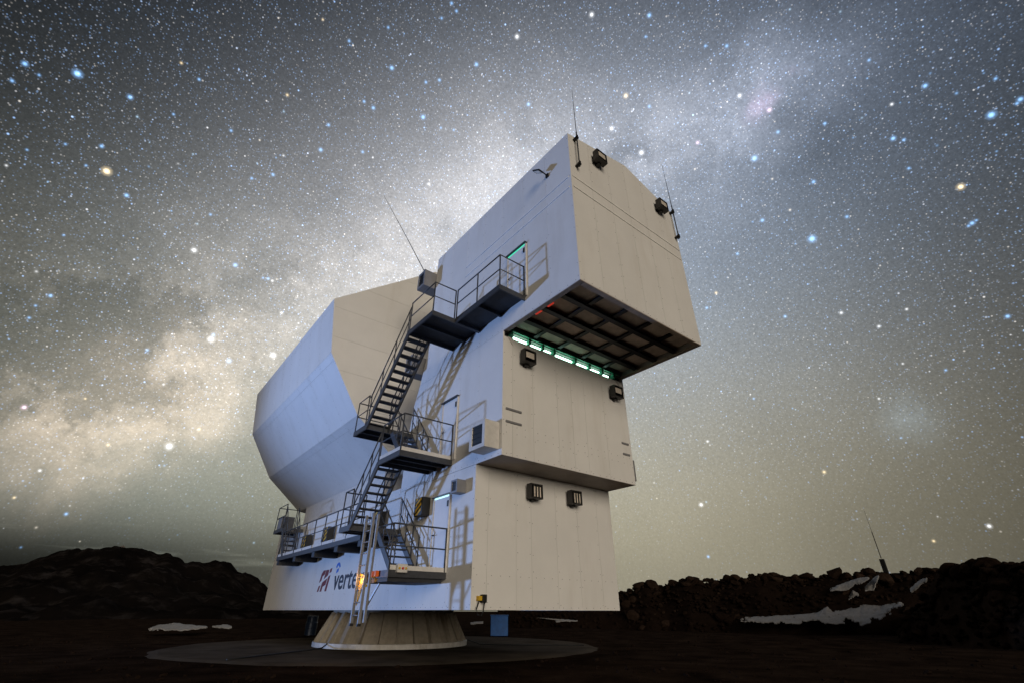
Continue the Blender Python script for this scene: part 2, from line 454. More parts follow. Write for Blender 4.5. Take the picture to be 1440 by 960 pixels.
# hatch frame, beams and inner panels under the overhang
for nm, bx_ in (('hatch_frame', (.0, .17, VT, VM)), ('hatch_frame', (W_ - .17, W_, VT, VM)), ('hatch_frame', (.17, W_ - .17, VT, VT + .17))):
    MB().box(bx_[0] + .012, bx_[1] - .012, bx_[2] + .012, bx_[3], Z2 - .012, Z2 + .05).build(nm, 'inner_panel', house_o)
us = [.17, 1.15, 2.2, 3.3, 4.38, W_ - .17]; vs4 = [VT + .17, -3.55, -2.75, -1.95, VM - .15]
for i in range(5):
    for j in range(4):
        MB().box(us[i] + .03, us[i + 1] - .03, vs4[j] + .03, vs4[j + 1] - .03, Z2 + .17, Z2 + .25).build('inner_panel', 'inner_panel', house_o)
for u in us[1:5]:
    b_ = MB(); b_.box(u - .07, u + .07, VT + .17, VM - .1, Z2 + .085, Z2 + .11); b_.box(u - .02, u + .02, VT + .17, VM - .1, Z2 + .11, Z2 + .2)
    b_.build('beam', 'beam', house_o)
for v in vs4[1:4]:
    b_ = MB(); b_.box(.17, W_ - .17, v - .08, v + .08, Z2 + .04, Z2 + .07); b_.box(.17, W_ - .17, v - .02, v + .02, Z2 + .07, Z2 + .2)
    b_.build('beam', 'beam', house_o)
for u0 in (.45, .62, 1.02): MB().box(.24, .30, -2.1 - u0 * 1.0, -1.98 - u0 * .9, Z2 + .06, Z2 + .2).build('warning_light', 'red_glow', house_o)
# lit gap between tower and crane house
segs = [(.42, .95), (1.12, 1.55), (1.6, 1.98), (2.2, 2.95), (3.18, 3.68), (3.8, 4.3), (4.5, 4.78)]
for k, (a0, a1) in enumerate(segs):
    MB().box(a0, a1, VM + .02, VM + .06, Z2 - (.135, .12, .105, .13, .11, .10, .14)[k], Z2 - (.07, .08, .065, .075, .07, .065, .09)[k]).build('light_strip', 'green_light', tow)
MB().box(.1, W_ - .1, VM + .09, VM + .3, Z2 - .19, Z2 + .02).build('gap_seal', 'dark', tow)
MB().box(.2, W_ - .2, VM - .10, VM - .04, Z2 + .03, Z2 + .10).build('gap_rail', 'green_paint', tow)
for u in (.3, 1.02, 1.58, 2.08, 3.06, 3.74, 4.4, 5.0):
    MB().box(u - .045, u + .045, VM - .06, VM + .09, Z2 - .14, Z2 + .06).build('gap_bracket', 'green_paint', tow)
for u in (.26, 5.2):
    MB().add([(u - .1, VM - .03, Z2 - .17), (u + .1, VM - .03, Z2 - .17), (u + .1, VM - .03, Z2 - .4), (u - .1, VM - .01, Z2 - .17), (u + .1, VM - .01, Z2 - .17), (u + .1, VM - .01, Z2 - .4)],
             [(0, 1, 2), (5, 4, 3), (0, 3, 4, 1), (1, 4, 5, 2), (2, 5, 3, 0)]).build('corner_gusset', 'trim', tow)
# mirror housing ---------------------------------------------------
V1, V2 = 6.9, 20.05
octo = [(-3.06, 11.65), (-2.70, 9.15), (-1.17, 6.80), (.88, 5.14), (3.2, 4.75), (5.9, 5.4), (8.0, 7.6), (8.6, 10.6), (7.6, 13.6), (4.3, 15.75), (1.58, 15.40)]
cxo, czo = 2.9, 10.2
ino = [(cxo + (x - cxo) * .994, czo + (z - czo) * .994) for x, z in octo]
mir = MB().prism(ino, lambda a, b_, t: (a, t, b_), V1 + T, V2 - T).build('mirror_housing', 'core', tel)
for (ua, za), (ub, zb) in zip(octo, octo[1:] + octo[:1]):
    dx, dz_ = ub - ua, zb - za; ln = math.hypot(dx, dz_); dx /= ln; dz_ /= ln
    # outward normal of this facet
    nx, nz = -dz_, dx
    if nx * ((ua + ub) / 2 - cxo) + nz * ((za + zb) / 2 - czo) < 0: nx, nz = -nx, -nz
    vis = ua + ub < 2.5 and za < 14
    panels(mir, [(0, V1), (ln, V1), (ln, V2), (0, V2)], lambda a, b_, t, ua=ua, za=za, dx=dx, dz_=dz_, nx=nx, nz=nz: (ua + a * dx + (t - T) * nx, b_, za + a * dz_ + (t - T) * nz),
           [.32] if vis else [], [V1 + 1.46 * k for k in range(1, 9)], screws=vis)
panels(mir, octo, lambda a, b_, t: (a, V1 + T - t, b_), [], [7.1, 8.5, 9.9, 11.3, 12.7, 14.1], screws=False)
panels(mir, octo, lambda a, b_, t: (a, V2 - T + t, b_), [], [7.1, 9.9, 12.7], screws=False)
MB().tube([(2.9, VB - .4, 10.2), (2.9, V1 + .2, 10.2)], 1.1, 32).build('bearing_tube', 'trim', tel, smooth=True)
MB().box(.9, 5.0, 8.2, 18.6, ZB - .05, 5.6).build('cradle', 'trim', tel)


# doors --------------------------------------------------------------
def door(v0, v1, z0, z1, glow):
    d = MB().box(-.022, .0, v0 + .03, v1 - .03, z0 + .02, z1 - .03).build('door', 'door', tel, bevel=.004)
    fr = MB().box(-.045, .0, v0 - .03, v0 + .02, z0, z1).box(-.045, .0, v1 - .02, v1 + .03, z0, z1)
    fr.build('door_frame', 'trim', d)
    MB().box(-.10, .0, v0 - .06, v1 + .06, z1 + .015, z1 + .04).build('door_hood', 'steel', d)
    if glow: MB().box(-.03, .0, v0 + .02, v1 - .02, z1 - .028, z1 + .010).build('light_gap', glow, d)
    MB().tube([(-.09, v1 - .12, z0 + 1.02), (-.09, v1 - .26, z0 + 1.02)], .012).tube([(0, v1 - .12, z0 + 1.02), (-.09, v1 - .12, z0 + 1.02)], .012).build('handle', 'dark', d)
    MB().box(-.06, -.02, v0 + .02, v0 + .09, z1 - .32, z1 - .16).build('hinge', 'dark', d)


door(1.26, 2.15, .87, 2.94, 'door_glow')
door(1.17, 2.07, 3.95, 6.0, None)
door(-2.31, -1.4, 8.05, 10.05, 'door_glow_green')
# short bars on the tower front
for u0, u1, z in ((.12, .68, 4.90), (.12, .68, 4.53), (5.06, 5.40, 4.90), (5.06, 5.40, 4.53)):
    MB().box(u0, u1, VM - .03, VM, z - .03, z + .03).build('bar', 'grey', tow)
# lettering on the base: the CPI sign and the vertex word, with their own shapes


def flat(poly, name, m, v0, z0, sc, sheer=0.):
    """outline in letter units (x right, y up) laid on the flank; x runs towards the front (-v)"""
    MB().prism([(x * sc, y * sc) for x, y in poly], lambda a, b_, t: (-t, v0 - a - b_ * sheer, z0 + b_), .001, .010).build(name, m, base_o)


L0, Z0, SC = 11.42, .66, .78
SH = .34
flat([(.02, .0), (.22, .0), (.30, .30), (.08, .26)], 'logo_letter', 'logo_red', L0, Z0, SC, SH)                     # c, lower stroke
flat([(-.02, .42), (.22, .52), (.24, .72), (.50, .80), (.50, 1.0), (.20, 1.0), (.02, .86)], 'logo_letter', 'logo_red', L0, Z0, SC, SH)   # c, upper stroke
flat([(.44, .0), (.68, .0), (.68, .22), (1.04, .30), (1.06, .60), (.46, .42)], 'logo_letter', 'logo_red', L0, Z0, SC, SH)               # p, stem and bowl
flat([(.58, .58), (1.04, .74), (1.00, 1.0), (.58, 1.0)], 'logo_letter', 'logo_red', L0, Z0, SC, SH)
flat([(1.16, .0), (1.40, .0), (1.40, .74), (1.16, .66)], 'logo_letter', 'logo_red', L0, Z0, SC, SH)                  # i
flat([(1.16, .82), (1.40, .88), (1.40, 1.06), (1.16, 1.02)], 'logo_letter', 'logo_red', L0, Z0, SC, SH)
cu = bpy.data.curves.new('lettering', 'FONT'); cu.body = 'vertex'; cu.size = 1.05; cu.extrude = .004; cu.offset = .012; cu.space_character = 1.02
tmp = bpy.data.objects.new('lettering', cu); COL.objects.link(tmp)
bpy.context.view_layer.update()
me = bpy.data.meshes.new_from_object(tmp.evaluated_get(bpy.context.evaluated_depsgraph_get()))
bpy.data.objects.remove(tmp)
xs = [v.co.x for v in me.vertices]; wd = max(xs) - min(xs); x0 = min(xs)
for v in me.vertices:
    x, y, t = v.co
    xx = (x - x0) / wd * 2.95
    v.co = Vector((-.006 - t, 9.66 - xx - y * .10, .70 + y * .98 + H)) - LOC[base_o.name]
me.materials.clear(); me.materials.append(MATS['logo_navy'])
lt = bpy.data.objects.new('lettering', me); COL.objects.link(lt); lt.parent = base_o
arc = [(.23 * math.cos(t), .23 * math.sin(t)) for t in [rad(15 + 15 * k) for k in range(11)]] + [(.12 * math.cos(t), .12 * math.sin(t)) for t in [rad(165 - 15 * k) for k in range(11)]]
MB().prism(arc, lambda a, b_, t: (-t, 9.40 - a, 1.42 + b_), .001, .010).build('logo_arc', 'logo_blue', base_o)
MB().prism([(-.12, -.16), (.10, -.10), (.12, .02), (-.08, -.02)], lambda a, b_, t: (-t, 9.42 - a, 1.42 + b_), .001, .010).build('logo_arc', 'logo_blue', base_o)


# ------------------------------------------------------------------ railings, platforms and stairs
def railing(parent, pts_, h=1.12, mid=True, spacing=1.25, m='steel', r=.022, ends=True):
    """posts and rails over a polyline of deck points"""
    pts_ = [Vector(p) for p in pts_]
    MB().tube([p + Vector((0, 0, h)) for p in pts_], r).build('top_rail', m, parent, smooth=True)
    if mid: MB().tube([p + Vector((0, 0, h * .52)) for p in pts_], r * .85).build('middle_rail', m, parent, smooth=True)
    posts = []
    for a, c in zip(pts_, pts_[1:]):
        n = max(1, round((c - a).length / spacing))
        posts += [a.lerp(c, k / n) for k in range(n)]
    posts.append(pts_[-1])
    first = None
    for p in posts:
        q = MB().tube([p + Vector((0, 0, -.06)), p + Vector((0, 0, h))], r).build('post', m, parent, smooth=True)


def platform(label, u0, u1, v0, v1, z, rails, toe=(), beams=2, group='access platforms on the flank', cut=None):
    t = thing('access_platform', ((u0 + u1) / 2, (v0 + v1) / 2, z - .14), label, 'platform', group)
    MB().box(u0 + .03, u1 - .004, v0 + .03, v1 - .03, z - .035, z).build('deck', 'deck', t)
    for x0, x1, y0, y1 in ((u0, u1 - .004, v0, v0 + .05), (u0, u1 - .004, v1 - .05, v1), (u0, u0 + .05, v0 + .052, v1 - .052)):
        MB().box(x0, x1, y0, y1, z - .15, z + .012).build('edge_channel', 'steel', t)
    for k in range(beams):
        v = v0 + (v1 - v0) * (k + 1) / (beams + 1)
        MB().box(u0 + .055, u1 - .01, v - .035, v + .035, z - .14, z - .037).build('crossbeam', 'deck', t)
    for r in rails: railing(t, [(x, y, z) for x, y in r])
    for x0, x1, y0, y1 in toe: MB().box(x0, x1, y0, y1, z + .014, z + .125).build('toe_board', 'trim', t)
    return t


def stair(label, u0, u1, va, za, vb, zb, n, rails=(True, True), m='steel', wall_rail=False):
    """flight from (va, za) at the top down to (vb, zb); u0 outer, u1 inner side"""
    t = thing('metal_staircase', ((u0 + u1) / 2, (va + vb) / 2, min(za, zb)), label, 'staircase', 'stair flights on the flank')
    for u in (u0 + .03, u1 - .03):
        MB().bar((u, va, za - .07), (u, vb, zb - .07), .05, .19, (1, 0, 0)).build('stringer', m, t)
    src = None
    for k in range(n):
        f = (k + .75) / n; v = va + (vb - va) * f; z = za + (zb - za) * f
        mb = MB().box(u0 + .056, u1 - .056, v - .11, v + .11, z - .035, z)
        mb.build('tread', 'deck', t)
    for on, u in ((rails[0], u0 + .03), (rails[1], u1 - .03)):
        if on:
            p, q = Vector((u, va, za)), Vector((u, vb, zb))
            MB().tube([p + Vector((0, 0, 1.0)), q + Vector((0, 0, 1.0))], .022).build('handrail', m, t, smooth=True)
            MB().tube([p + Vector((0, 0, .52)), q + Vector((0, 0, .52))], .018).build('middle_rail', m, t, smooth=True)
            for f in (.03, .36, .68, .97):
                a = p.lerp(q, f); MB().tube([a - Vector((0, 0, .06)), a + Vector((0, 0, 1.0))], .02).build('post', m, t, smooth=True)
    return t


i0 = -.004
# upper door level
platform('narrow dark steel platform at the top door under the crane house', -.97, i0, -2.25, .10, 8.05,
         [[(-.03, -2.22), (-.94, -2.22), (-.94, .08)]], beams=1)
platform('square dark steel landing at the head of the longest stair flight', -1.78, i0, .11, 1.72, 8.05,
         [[(-.97, .15), (-1.75, .15), (-1.75, 1.70)], [(-.92, 1.68), (-.06, 1.68)]], beams=1)
stair('longest steel stair flight, below the square top landing', -1.78, -.95, 1.74, 8.03, 4.18, 5.50, 12)
platform('dark turning landing at the foot of the longest stair flight', -1.78, i0, 4.12, 5.24, 5.50,
         [[(-1.75, 4.3), (-1.75, 5.21), (-.06, 5.21)]], beams=1)
stair('short steel stair flight rising from the middle door platform', -.88, -.08, 4.10, 5.48, 2.72, 3.97, 7)
# middle door level
platform('wide steel platform at the middle door beside the louvred box', -1.75, i0, 1.30, 2.74, 3.95,
         [[(-.04, 1.33), (-1.72, 1.33), (-1.72, 2.72)]], toe=((-1.70, -.05, 1.315, 1.345), (-1.735, -1.705, 1.35, 2.7)), beams=2)
stair('steel stair flight leading down from the wide middle door platform', -1.75, -.95, 2.76, 3.93, 4.30, 2.28, 8)
platform('dark turning landing where the long walkway meets the stairs', -1.75, i0, 4.22, 5.10, 2.28,
         [[(-1.72, 4.4), (-1.72, 5.08), (-1.0, 5.08)]], beams=1)
stair('lowest steel stair flight, standing on the bottom door platform', -.88, -.08, 4.20, 2.26, 2.70, .89, 6)
# walkway along the base
wk = thing('walkway', (-.5, 10., 2.0), 'long dark steel walkway with railing along the base above the lettering', 'walkway')
vv = [5.12, 7.55, 10.0, 12.45, 14.92]
for a, c in zip(vv, vv[1:]):
    MB().box(-.96, i0, a + .02, c - .02, 2.11, 2.145).build('deck', 'deck', wk)
    MB().box(-1.0, -.95, a, c, 2.0, 2.16).build('edge_channel', 'steel', wk)
    MB().box(-.948, i0, c - .34, c - .02, 1.82, 2.108).build('crossbeam', 'deck', wk)
    MB().box(-.985, -.965, a + .05, c - .05, 2.162, 2.27).build('toe_board', 'trim', wk)
MB().box(-.94, i0, 5.13, 5.4, 1.82, 2.108).build('crossbeam', 'deck', wk)
railing(wk, [(-.975, 5.3, 2.15), (-.975, 14.9, 2.15)], h=1.1, spacing=1.23)
railing(wk, [(-.95, 14.89, 2.15), (-.4, 14.89, 2.15)], h=1.1)
stair('short steep stair at the far end of the long walkway', -1.0, -.38, 15.12, 3.48, 14.1, 2.16, 6, rails=(True, True))
platform('small end platform carrying a dark cabinet, above the walkway end', -1.0, i0, 15.12, 16.7, 3.50,
         [[(-.97, 15.2), (-.97, 16.67), (-.06, 16.67)]], beams=0)
cab = thing('cabinet', (-.6, 16.1, 3.505), 'dark steel cabinet standing on the small end platform', 'cabinet')
MB().box(-.93, -.35, 15.75, 16.5, 3.512, 4.12).build('body', 'steel', cab, bevel=.01)
MB().box(-.945, -.932, 15.8, 16.45, 3.55, 4.08).build('door', 'grey', cab)
# lowest platform
dp = platform('lowest steel platform with beige toe boards at the bottom door', -1.70, i0, 1.22, 2.82, .87,
              [[(-.06, 1.25), (-1.67, 1.25), (-1.67, 2.3)]], toe=((-1.66, -.05, 1.235, 1.265),), beams=2)
MB().box(-1.66, -.1, 1.3, 2.74, .62, .72).build('support_beam', 'deck', dp)
# portable ladder hung from the lowest platform
ld = thing('ladder', (-1.86, 2.65, -.32), 'aluminium ladder hanging outside the lowest platform beside an amber lamp', 'ladder')
for v in (2.42, 2.90):
    MB().box(-1.90, -1.83, v - .028, v + .028, -.30, 2.34).build('stile', 'galv', ld)
    MB().box(-1.91, -1.82, v - .035, v + .035, -.36, -.30).build('foot', 'black', ld)
MB().box(-1.82, -1.76, 2.25, 2.31, -.28, 2.30).build('guide_post', 'galv', ld)
for k in range(9):
    z = -.12 + .29 * k
    MB().tube([(-1.865, 2.45, z), (-1.865, 2.87, z)], .016).build('rung', 'galv', ld, smooth=True)
MB().bar((-1.76, 2.3, .1), (-1.70, 1.86, .58), .035, .035).build('brace', 'galv', ld)
MB().box(-1.83, -1.74, 2.44, 2.86, .52, .58).build('hook', 'yellow', ld)
MB().prism([(2.60, .56), (2.86, .60), (2.86, .86), (2.62, .80)], lambda a, b_, t: (t, a, b_), -1.82, -1.80).build('plate', 'yellow', ld)
MB().prism([(2.86, .58), (2.86, .10), (2.62, .56)], lambda a, b_, t: (t, a, b_), -1.825, -1.80).build('gusset', 'yellow', ld)
bc = thing('beacon', (-1.79, 2.72, .60), 'small lit amber lamp glowing on the ladder', 'lamp')
MB().box(-1.815, -1.765, 2.66, 2.78, .584, .62).build('base', 'orange', bc)
MB().tube([(-1.79, 2.72, .62), (-1.79, 2.72, .70), (-1.79, 2.72, .74)], [.045, .045, .02], 12).build('lens', 'amber', bc, smooth=True)
al = bpy.data.lights.new('amber_light', 'POINT'); al.energy = 7; al.color = (1., .50, .08); al.shadow_soft_size = .05
ao = bpy.data.objects.new('amber_light', al); COL.objects.link(ao); ao.location = (-2.02, 2.64, .74 + H)
for o_ in (ld, bc): o_.location.y -= .22
cb = thing('control_box', (-1.62, 1.18, .9), 'small beige control box with red and yellow buttons on the lowest platform', 'control box')
MB().box(-1.50, -1.22, 1.12, 1.218, .82, 1.02).build('case', 'trim', cb, bevel=.008)
for u, m_ in ((-1.45, 'yellow'), (-1.36, 'red'), (-1.27, 'yellow')):
    MB().tube([(u, 1.12, .92), (u, 1.09, .92)], .028, 10).build('button', m_, cb)
cd_ = thing('plug_socket', (-1.72, 1.95, .92), 'pair of orange plug sockets at the outer edge of the lowest platform', 'socket')
for v in (1.80, 2.02):
    MB().box(-1.79, -1.702, v - .07, v + .07, .74, .88).build('housing', 'orange', cd_, bevel=.01)


# ------------------------------------------------------------------ boxes and lamps on the walls
def vent_box(label, u0, u1, v0, v1, z0, z1, m='grey', face='u', group='ventilation boxes'):
    t = thing('vent_box', ((u0 + u1) / 2, (v0 + v1) / 2, z0), label, 'vent box', group)
    MB().box(u0 + .02, u1, v0, v1, z0, z1).build('case', m, t, bevel=.008)
    w_, h_ = v1 - v0, z1 - z0
    for y0, y1, a0, a1 in ((v0, v0 + .16 * w_, z0, z1), (v1 - .16 * w_, v1, z0, z1), (v0 + .16 * w_, v1 - .16 * w_, z0, z0 + .14 * h_), (v0 + .16 * w_, v1 - .16 * w_, z1 - .14 * h_, z1)):
        MB().box(u0 - .02, u0 + .018, y0, y1, a0, a1).build('rim', m, t)
    MB().box(u0 + .012, u0 + .0195, v0 + .16 * w_, v1 - .16 * w_, z0 + .14 * h_, z1 - .14 * h_).build('opening', 'black', t)
    for k in range(4):
        z = z0 + .14 * h_ + (k + .5) * .72 * h_ / 4
        MB().bar((u0 + .002, v0 + .17 * w_, z), (u0 + .002, v1 - .17 * w_, z), .022, .012).build('louvre', 'dark', t)
    return t


vent_box('large light grey louvred box beside the middle door platform', -.47, i0, -1.06, -.34, 3.74, 4.50, 'trim')
vent_box('small grey hooded box above the bottom door', -.30, i0, .44, .76, 2.84, 3.20, 'grey')
vent_box('grey louvred box high on the rear edge of the tower beneath a whip antenna', -.53, .4, 3.58, 4.15, 11.65, 12.45, 'grey')
vent_box('grey louvred box on the tower edge behind the longest stair flight', -.45, .4, 4.0, 4.5, 7.85, 8.6, 'grey')
rb = thing('wall_box', (W_ + .15, -.8, 3.75), 'thin grey box on the far side of the tower, just past its front corner', 'box')
MB().box(W_ + .004, W_ + .22, -1.08, -.5, 3.75, 4.45).build('case', 'grey', rb, bevel=.01)
MB().box(W_ + .22, W_ + .235, -1.04, -.54, 3.79, 4.41).build('lid', 'trim', rb)


def flood(label, u, v, z, slats=False, group='floodlights on the front'):
    """boxy lamp on a front wall (normal -v), tilted glass in a hood"""
    t = thing('floodlight', (u, v, z - .2), label, 'floodlight', group)
    MB().box(u - .15, u + .15, v - .14, v, z - .14, z + .14).build('back_plate', 'dark', t)
    b_ = MB()
    u0, u1, z0, z1, y0, y1 = u - .23, u + .23, z - .21, z + .21, v - .30, v - .10
    for q in ((u0, u1, y0, y1, z1 - .03, z1), (u0, u1, y0, y1, z0, z0 + .03), (u0, u0 + .03, y0, y1, z0 + .03, z1 - .03), (u1 - .03, u1, y0, y1, z0 + .03, z1 - .03), (u0 + .03, u1 - .03, y1 - .04, y1, z0 + .03, z1 - .03)):
        b_.box(*q)
    b_.build('housing', 'dark', t)
    g = MB().box(u0 + .08, u1 - .07, y0 + .012, y0 + .03, z0 + (.05 if slats else .15), z1 - .08).build('glass', 'lamp_glass', t)
    if slats:
        for k in range(3): MB().box(u0 + .06 + .11 * k, u0 + .10 + .11 * k, y0 - .012, y0 + .026, z0 + .035, z1 - .035).build('guard_bar', 'black', t)
    MB().box(u - .06, u + .06, v - .16, v, z0 - .05, z0 - .002).build('bracket', 'black', t)


flood('black floodlight on the crane house front beside the rod above the stairs side', 1.26, VT, 12.82)
flood('black floodlight beside the rod on the far corner of the crane house front', 4.58, VT, 12.80)
flood('black floodlight under the overhang at the green-lit gap, above two short bars', .82, VM, 6.66)
flood('black floodlight under the overhang at the far end of the green-lit gap', 4.86, VM, 6.62)
flood('black barred floodlight on the base front, above the panel seam towards the stairs', 2.0, 0, 3.05, True)
flood('black barred floodlight on the base front, second away from the stairs', 3.66, 0, 3.08, True)
sl = thing('floodlight', (-.2, -3.3, 12.2), 'small black floodlight on an arm on the flank of the crane house', 'floodlight')
MB().box(-.30, -.04, -3.46, -3.43, 12.12, 12.15).build('arm', 'black', sl)
MB().box(-.05, -.002, -3.5, -3.38, 12.06, 12.2).build('base', 'black', sl)
MB().bar((-.30, -3.46, 12.13), (-.30, -3.16, 12.36), .20, .04, (1, 0, 0)).build('head', 'black', sl)
MB().bar((-.30, -3.42, 12.135), (-.30, -3.2, 12.30), .15, .02, (1, 0, 0)).build('glass', 'lamp_glass', sl)


def rod(label, u, v, z0, z1, r=.022):
    t = thing('lightning_rod', (u, v, z0), label, 'rod', 'thin rods on the roof edge')
    zm = z0 + (z1 - z0) * .42
    MB().tube([(u, v, z0), (u, v, zm)], r).build('lower_tube', 'steel', t, smooth=True)
    MB().tube([(u, v, zm), (u, v, z1)], [r * .6, r * .25]).build('tip', 'dark', t, smooth=True)
    for z in (z0 + .12, z0 + 1.35):
        b_ = MB().box(u - .05, u + .05, v - .04, VT, z - .03, z + .03); b_.box(u - .02, u + .02, v - .05, v + .05, z - .09, z + .09)
        b_.build('clamp', 'black', t)


rod('thin rod on the crane house corner above the stairs side', .27, VT - .14, 11.72, 15.6)
rod('thin rod on the far corner of the crane house front', 5.40, VT - .14, 11.72, 15.7)
wa = thing('whip_antenna', (-.2, 3.7, 12.4), 'long leaning whip antenna rising from the high grey louvred box', 'antenna')
MB().tube([(-.50, 3.72, 12.40), (-1.5, 3.72, 13.73), (-2.81, 3.72, 15.4)], [.018, .014, .006]).build('whip', 'steel', wa, smooth=True)
MB().box(-.53, -.43, 3.66, 3.78, 12.452, 12.52).build('mount', 'black', wa)


def hazard(label, v0, v1, z0, z1, u):
    t = thing('hazard_box', (u / 2, (v0 + v1) / 2, z0), label, 'hazard box', 'striped boxes')
    MB().box(u, i0, v0, v1, z0, z1).build('case', 'black', t, bevel=.01)
    h_ = z1 - z0; w_ = v1 - v0
    for k in range(4):
        y = -.1 + k * .30
        q = [(.2, y), (.82, y + .34), (.82, y + .50), (.2, y + .16)]
        q = clip(clip(q, 1, .04, True), 1, .96, False)
        if len(q) > 2:
            MB().prism(q, lambda a, b_, t_: (u - t_, v1 - a * w_, z0 + b_ * h_), .001, .008).build('stripe', 'yellow', t)


hazard('black box with yellow stripes on the wall between the bottom door and the lowest stairs', 2.42, 2.92, 2.50, 3.04, -.28)
hazard('black box with yellow stripes on the wall behind the turning landing', 5.55, 6.1, 2.5, 3.05, -.3)
hazard('black box with yellow stripes on the wall halfway along the walkway', 10.5, 11.2, 2.50, 3.10, -.3)
hazard('black box with yellow stripes at the foot of the walkway end stair', 13.25, 14.0, 2.45, 3.05, -.3)
cn = thing('cable_connector', (.28, -.06, .1), 'yellow and black cable connector at the foot of the front corner', 'connector')
MB().box(.16, .27, -.12, -.002, .20, .31).build('plug', 'yellow', cn, bevel=.01)
MB().box(.272, .40, -.14, -.002, .16, .34).build('socket', 'black', cn, bevel=.01)
MB().tube([(.2, -.08, .2), (.12, -.09, .02), (.16, -.09, -.10), (.28, -.09, -.12), (.34, -.08, .0), (.36, -.08, .16)], .014).build('lead', 'cable', cn, smooth=True)

# ------------------------------------------------------------------ pedestal
PU, PV = 2.77, 9.65
pd = thing('pedestal', (PU, PV, -H), 'flared round steel pedestal with ribs carrying the telescope', 'pedestal')


def ring(r0, z0, r1, z1, n=64):
    mb = MB(); vs_ = []
    for k in range(n):
        a = 2 * math.pi * k / n
        vs_ += [(PU + r0 * math.cos(a), PV + r0 * math.sin(a), z0), (PU + r1 * math.cos(a), PV + r1 * math.sin(a), z1)]
    fs = [(2 * k, 2 * ((k + 1) % n), 2 * ((k + 1) % n) + 1, 2 * k + 1) for k in range(n)]
    fs += [tuple(2 * k for k in range(n))[::-1], tuple(2 * k + 1 for k in range(n))]
    return mb.add(vs_, fs)


ring(2.78, -H + .15, 2.28, .03).build('cone', 'pedestal', pd)
ring(3.02, -H - .03, 3.02, -H + .16).build('flange', 'flange', pd)
ring(2.42, -.08, 2.42, .018).build('collar', 'pedestal', pd)
for k in range(28):
    a = 2 * math.pi * k / 28 + .05; c, s_ = math.cos(a), math.sin(a)
    q = [(2.74, -H + .14), (3.00, -H + .14), (2.47, -.06), (2.25, -.06)]
    MB().prism(q, lambda r, z, t: (PU + r * c - t * s_, PV + r * s_ + t * c, z), -.02, .02).build('rib', 'pedestal', pd)

# ------------------------------------------------------------------ ground, slab and things on it
def gh(x, y):
    """ground height above z = -H"""
    d = math.hypot(x - PU, y - PV)
    k = min(1., max(0., (d - 8.6) / 5.))
    n = noise.fractal(Vector((x * .11, y * .11, 3.)), .9, 2.1, 4) * .16 + noise.noise(Vector((x * .9, y * .9, 0.))) * .03
    return (n - .02) * k - .03


mb = MB(); NA = 220; radii = [0., 3., 6., 8.4]; r = 8.8
while r < 9000: radii.append(r); r *= 1.045
vs_ = []
for r in radii:
    for k in range(NA):
        a = 2 * math.pi * k / NA
        x, y = PU + r * math.cos(a), PV + r * math.sin(a)
        vs_.append((x, y, -H + (gh(x, y) if r < 400 else -.03)))
fs = [(i * NA + k, i * NA + (k + 1) % NA, (i + 1) * NA + (k + 1) % NA, (i + 1) * NA + k) for i in range(len(radii) - 1) for k in range(NA)]
mb.add(vs_, fs)
tag(mb.build('ground', 'ground', smooth=True), kind='structure')
slab = MB(); sv, sf = [], []
for k in range(160):
    a = 2 * math.pi * k / 160; rr = 7.9 + .22 * noise.noise(Vector((math.cos(a) * 4, math.sin(a) * 4, 1.))) + .10 * noise.noise(Vector((math.cos(a) * 19, math.sin(a) * 19, 5.)))
    sv += [(PU + rr * math.cos(a), PV + rr * math.sin(a), -H + .004), (PU + (rr + .5) * math.cos(a), PV + (rr + .5) * math.sin(a), -H - .06)]
sf = [(2 * k, 2 * k + 1, 2 * ((k + 1) % 160) + 1, 2 * ((k + 1) % 160)) for k in range(160)] + [tuple(2 * k for k in range(160))]
tag(slab.add(sv, sf).build('concrete_slab', 'concrete'), kind='structure')
# loose stones
proto = []
for s_ in range(8):
    bm = bmesh.new(); bmesh.ops.create_icosphere(bm, subdivisions=2, radius=1.)
    sx, sy, sz = random.uniform(.8, 1.2), random.uniform(.8, 1.2), random.uniform(.6, .95)
    planes = [(Vector([random.gauss(0, 1) for _ in range(3)]).normalized(), random.uniform(.45, .8)) for _ in range(11)]
    for v in bm.verts:
        p = v.co.copy()
        for n_, d_ in planes:
            e = p.dot(n_) - d_
            if e > 0: p -= n_ * e
        p *= 1 + .12 * noise.noise(p * 2.3 + Vector((s_ * 7., 0, 0)))
        v.co = Vector((p.x * sx, p.y * sy, p.z * sz))
    me = bpy.data.meshes.new('rock'); bm.to_mesh(me); bm.free(); me.materials.append(MATS['rock']); proto.append(me)
mb = MB()
for k in range(2600):
    d = random.uniform(5.5, 40) ** 1.0; az = rad(random.uniform(-48, 48))
    p = CAM + (fwd_h * math.cos(az) + right * math.sin(az)) * d
    if math.hypot(p.x - PU, p.y - PV) < 8.3: continue
    s_ = random.choice((.012, .02, .02, .03, .03, .04, .07)) * random.uniform(.7, 1.3); me = random.choice(proto); rz = random.random() * 6.3
    z = -H + gh(p.x, p.y)
    mb.add([(p.x + s_ * (v.co.x * math.cos(rz) - v.co.y * math.sin(rz)), p.y + s_ * (v.co.x * math.sin(rz) + v.co.y * math.cos(rz)), z + s_ * (v.co.z + .25)) for v in me.vertices], [tuple(q.vertices) for q in me.polygons])
tag(mb.build('gravel', 'rock'), 'loose dark stones scattered over the bare ground', 'gravel', kind='stuff')

# blue cover, barrel, cables
bt = thing('blue_crate', (12.0, 14.35, -H), 'square bright blue covered crate behind the pedestal', 'crate')
c_, ang = Vector((12.05, 14.7, 0)), math.atan2(right.y, right.x)
ex = Vector((math.cos(ang), math.sin(ang), 0)); ey = Vector((-ex.y, ex.x, 0))


